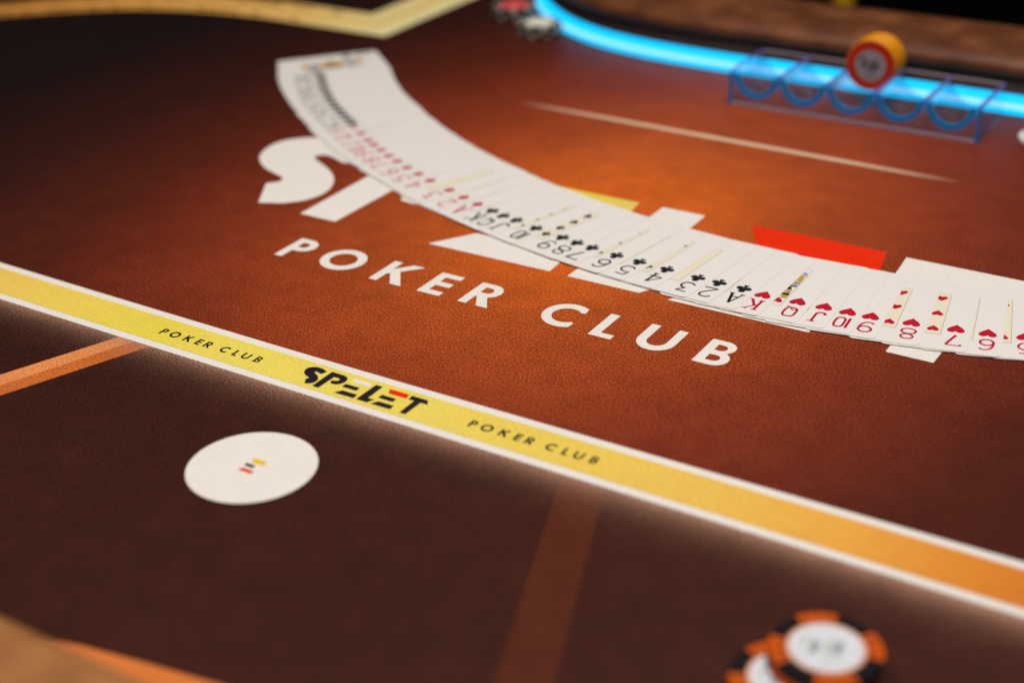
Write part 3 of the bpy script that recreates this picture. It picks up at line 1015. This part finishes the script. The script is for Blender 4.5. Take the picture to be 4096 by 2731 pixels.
def far_stack(x, y, n, label, look, rot, where):
    p = make_chip(20, 3.4, CHIP_BLACK, CHIP_WHITE, label, None, None, 8, 9, 13.5, 14.8, False)
    for k in range(n):
        c = p if k == 0 else copy_thing(p)
        c.location = ((x + random.uniform(-.8, .8)) * MM, (y + random.uniform(-.8, .8)) * MM, (0.2 + 3.5 * k) * MM)
        c.rotation_euler = (0, 0, radians(rot + 17 * k))
        pos = {0: 'at the bottom', n - 1: 'on top'}.get(k, 'in the middle')
        tag(c, 'black chip, %s label, %s of the %s' % (look, pos, where), 'poker chip', FARCHIPS)


far_stack(-690, 1142, 3, CHIP_CREAM, 'cream', 10, 'stack beside the blue strip end')
far_stack(-742, 1182, 3, CHIP_ROSE, 'rose red', 40, 'stack left of the cream one')
far_stack(-722, 1226, 3, CHIP_MAROON, 'maroon', 70, 'stack hidden behind the others')

# ------------------------------------------------------------------ clear chip rack with chips standing in it
RX0, RX1, RY0, RY1, RH = -456.0, -262.5, 1040.0, 1104.0, 25.5
rack = empty('chip_rack', (RX0 * MM, RY0 * MM, 0.0002))
tag(rack, 'clear acrylic chip rack with five troughs in front of the blue strip', 'chip rack')
Wd, Dp = RX1 - RX0, RY1 - RY0
pitch = (Wd - 4) / 5
R_T = pitch / 2 - 0.7


def box(name, x0, x1, y0, y1, z0, z1, mat, parent, bev=0.4):
    bm = bmesh.new()
    solid(bm, [(x0 * MM, y0 * MM), (x1 * MM, y0 * MM), (x1 * MM, y1 * MM), (x0 * MM, y1 * MM)], z0 * MM, z1 * MM)
    bmesh.ops.bevel(bm, geom=list(bm.edges), offset=bev * MM, segments=2, affect='EDGES')
    return from_bm(name, bm, mat, parent)


def trough(k):
    cx = 2 + pitch * (k + 0.5)
    bm = bmesh.new()
    n = 20
    prof = [(cx + R_T * cos(pi + pi * i / n), RH - 0.3 + (R_T) * sin(pi + pi * i / n)) for i in range(n + 1)]
    prof += [(cx + (R_T - 1.5) * cos(2 * pi - pi * i / n), RH - 0.3 + (R_T - 1.5) * sin(2 * pi - pi * i / n)) for i in range(n + 1)]
    A = [bm.verts.new((x * MM, 2.6 * MM, z * MM)) for x, z in prof]
    B = [bm.verts.new((x * MM, (Dp - 2.6) * MM, z * MM)) for x, z in prof]
    m = len(prof)
    for i in range(m):
        bm.faces.new((A[i], A[(i + 1) % m], B[(i + 1) % m], B[i]))
    for i in range(n):
        bm.faces.new((A[i], A[m - 1 - i], A[m - 2 - i], A[i + 1]))
        bm.faces.new((B[i], B[i + 1], B[m - 2 - i], B[m - 1 - i]))
    return from_bm('trough', bm, ACRYLIC_TROUGH, rack, smooth=False)


for k in range(5):
    trough(k)


def trough_rim(k, y0, y1):
    """cut edge of a trough: a half ring"""
    cx = 2 + pitch * (k + 0.5)
    lp = arc(cx, RH - 0.2, R_T + 0.15, 180, 360, 24) + arc(cx, RH - 0.2, R_T - 4.2, 360, 180, 24)
    bm = bmesh.new()
    n = 25
    A = [bm.verts.new((x * MM, y0 * MM, z * MM)) for x, z in lp]
    B = [bm.verts.new((x * MM, y1 * MM, z * MM)) for x, z in lp]
    m = len(lp)
    for i in range(m):
        bm.faces.new((A[i], A[(i + 1) % m], B[(i + 1) % m], B[i]))
    for i in range(n - 1):
        bm.faces.new((A[i], A[m - 1 - i], A[m - 2 - i], A[i + 1]))
        bm.faces.new((B[i], B[i + 1], B[m - 2 - i], B[m - 1 - i]))
    return from_bm('trough_rim', bm, ACRYLIC_EDGE, rack)


for k in range(5):
    trough_rim(k, 0.0, 3.0)
for k in range(1, 5):
    cx = 2 + pitch * k
    box('ridge', cx - 1.5, cx + 1.5, 0.2, Dp - 0.2, RH, RH + 1.6, ACRYLIC_RIDGE, rack, 0.3)
for x0, x1, sd in ((-1.4, 1.2, 0), (Wd - 1.2, Wd + 1.4, 1)):
    sp = box('side_plate', x0, x1, 2.8, Dp - 0.2, 0.0, RH + 0.2, ACRYLIC, rack)
    box('plate_edge', x0, x1, 0.0, 2.6, 0.0, RH + 0.4, ACRYLIC_EDGE, rack, 0.3)
    box('plate_edge', x0, x1, 2.8, Dp - 0.2, RH + 0.4, RH + 1.6, ACRYLIC_RIDGE, rack, 0.3)
box('front_plate', 1.4, Wd - 1.4, 0.3, 2.2, 2.6, 6.0, ACRYLIC, rack, 0.3)
box('foot_strip', 1.4, Wd - 1.4, 0.0, 2.6, 0.0, 2.4, ACRYLIC_FOOT, rack, 0.5)
box('back_strip', 1.4, Wd - 1.4, Dp - 1.6, Dp - 0.4, RH + 0.4, RH + 1.5, ACRYLIC_FOOT, rack, 0.3)

RACKCHIPS = 'yellow and red chips standing in the rack'
tx = RX0 + 2 + pitch * 2.5
rc = make_chip(19.7, 3.4, CHIP_YELLOW, CHIP_YELLOW, CHIP_LABEL_SHADED, None, None, 0, 8, 12.2, 14, True, CHIP_LABEL_DARK)
flat('face_ring', [arc(0, 0, 19.2, 0, 360, 48)[:-1], arc(0, 0, 12.2, 0, 360, 48)[:-1]], 3.45, CHIP_RED, rc)
NCH = 7
for k in range(NCH):
    c = rc if k == 0 else copy_thing(rc)
    c.location = (tx * MM, (1081.5 + 3.4 * k + 3.4) * MM, 33.2 * MM)
    c.rotation_euler = (radians(90), radians(20 * k), 0)
    pos = 'front one, shade-greyed label facing out' if k == 0 else '%s chip behind the front one' % ('second', 'third', 'fourth', 'fifth', 'sixth', 'rearmost')[k - 1]
    tag(c, 'yellow chip standing in the clear rack, ' + pos, 'poker chip', RACKCHIPS)

# white button lying at the right edge of the picture
bt = from_bm('dealer_button', disc_bm(19.5, 5.0, 1.2), BUTTON_WHITE)
bt.location = (-0.2195, 1.0660, 0.0002)
tag(bt, 'round white plastic button lying on the cloth right of the clear rack', 'dealer button')
flat('face_ring', [arc(0, 0, 16.5, 0, 360, 48)[:-1], arc(0, 0, 15.9, 0, 360, 48)[:-1]], 5.05, CHIP_LABEL_PRINT, bt)

# blurred yellow post beyond the rail
post = empty('yellow_post', (-0.59, 1.66, -0.76))
tag(post, 'blurred yellow upright post standing in the dark beyond the rail', 'post')
bm = bmesh.new()
solid(bm, [(0.0125 * cos(2 * pi * i / 20), 0.0125 * sin(2 * pi * i / 20)) for i in range(20)], 0.012, 0.90)
from_bm('pole', bm, POST_YELLOW, post)
bm = bmesh.new()
solid(bm, [(0.11 * cos(2 * pi * i / 28), 0.11 * sin(2 * pi * i / 28)) for i in range(28)], 0.0, 0.0118)
from_bm('foot', bm, BLACK_VINYL, post)
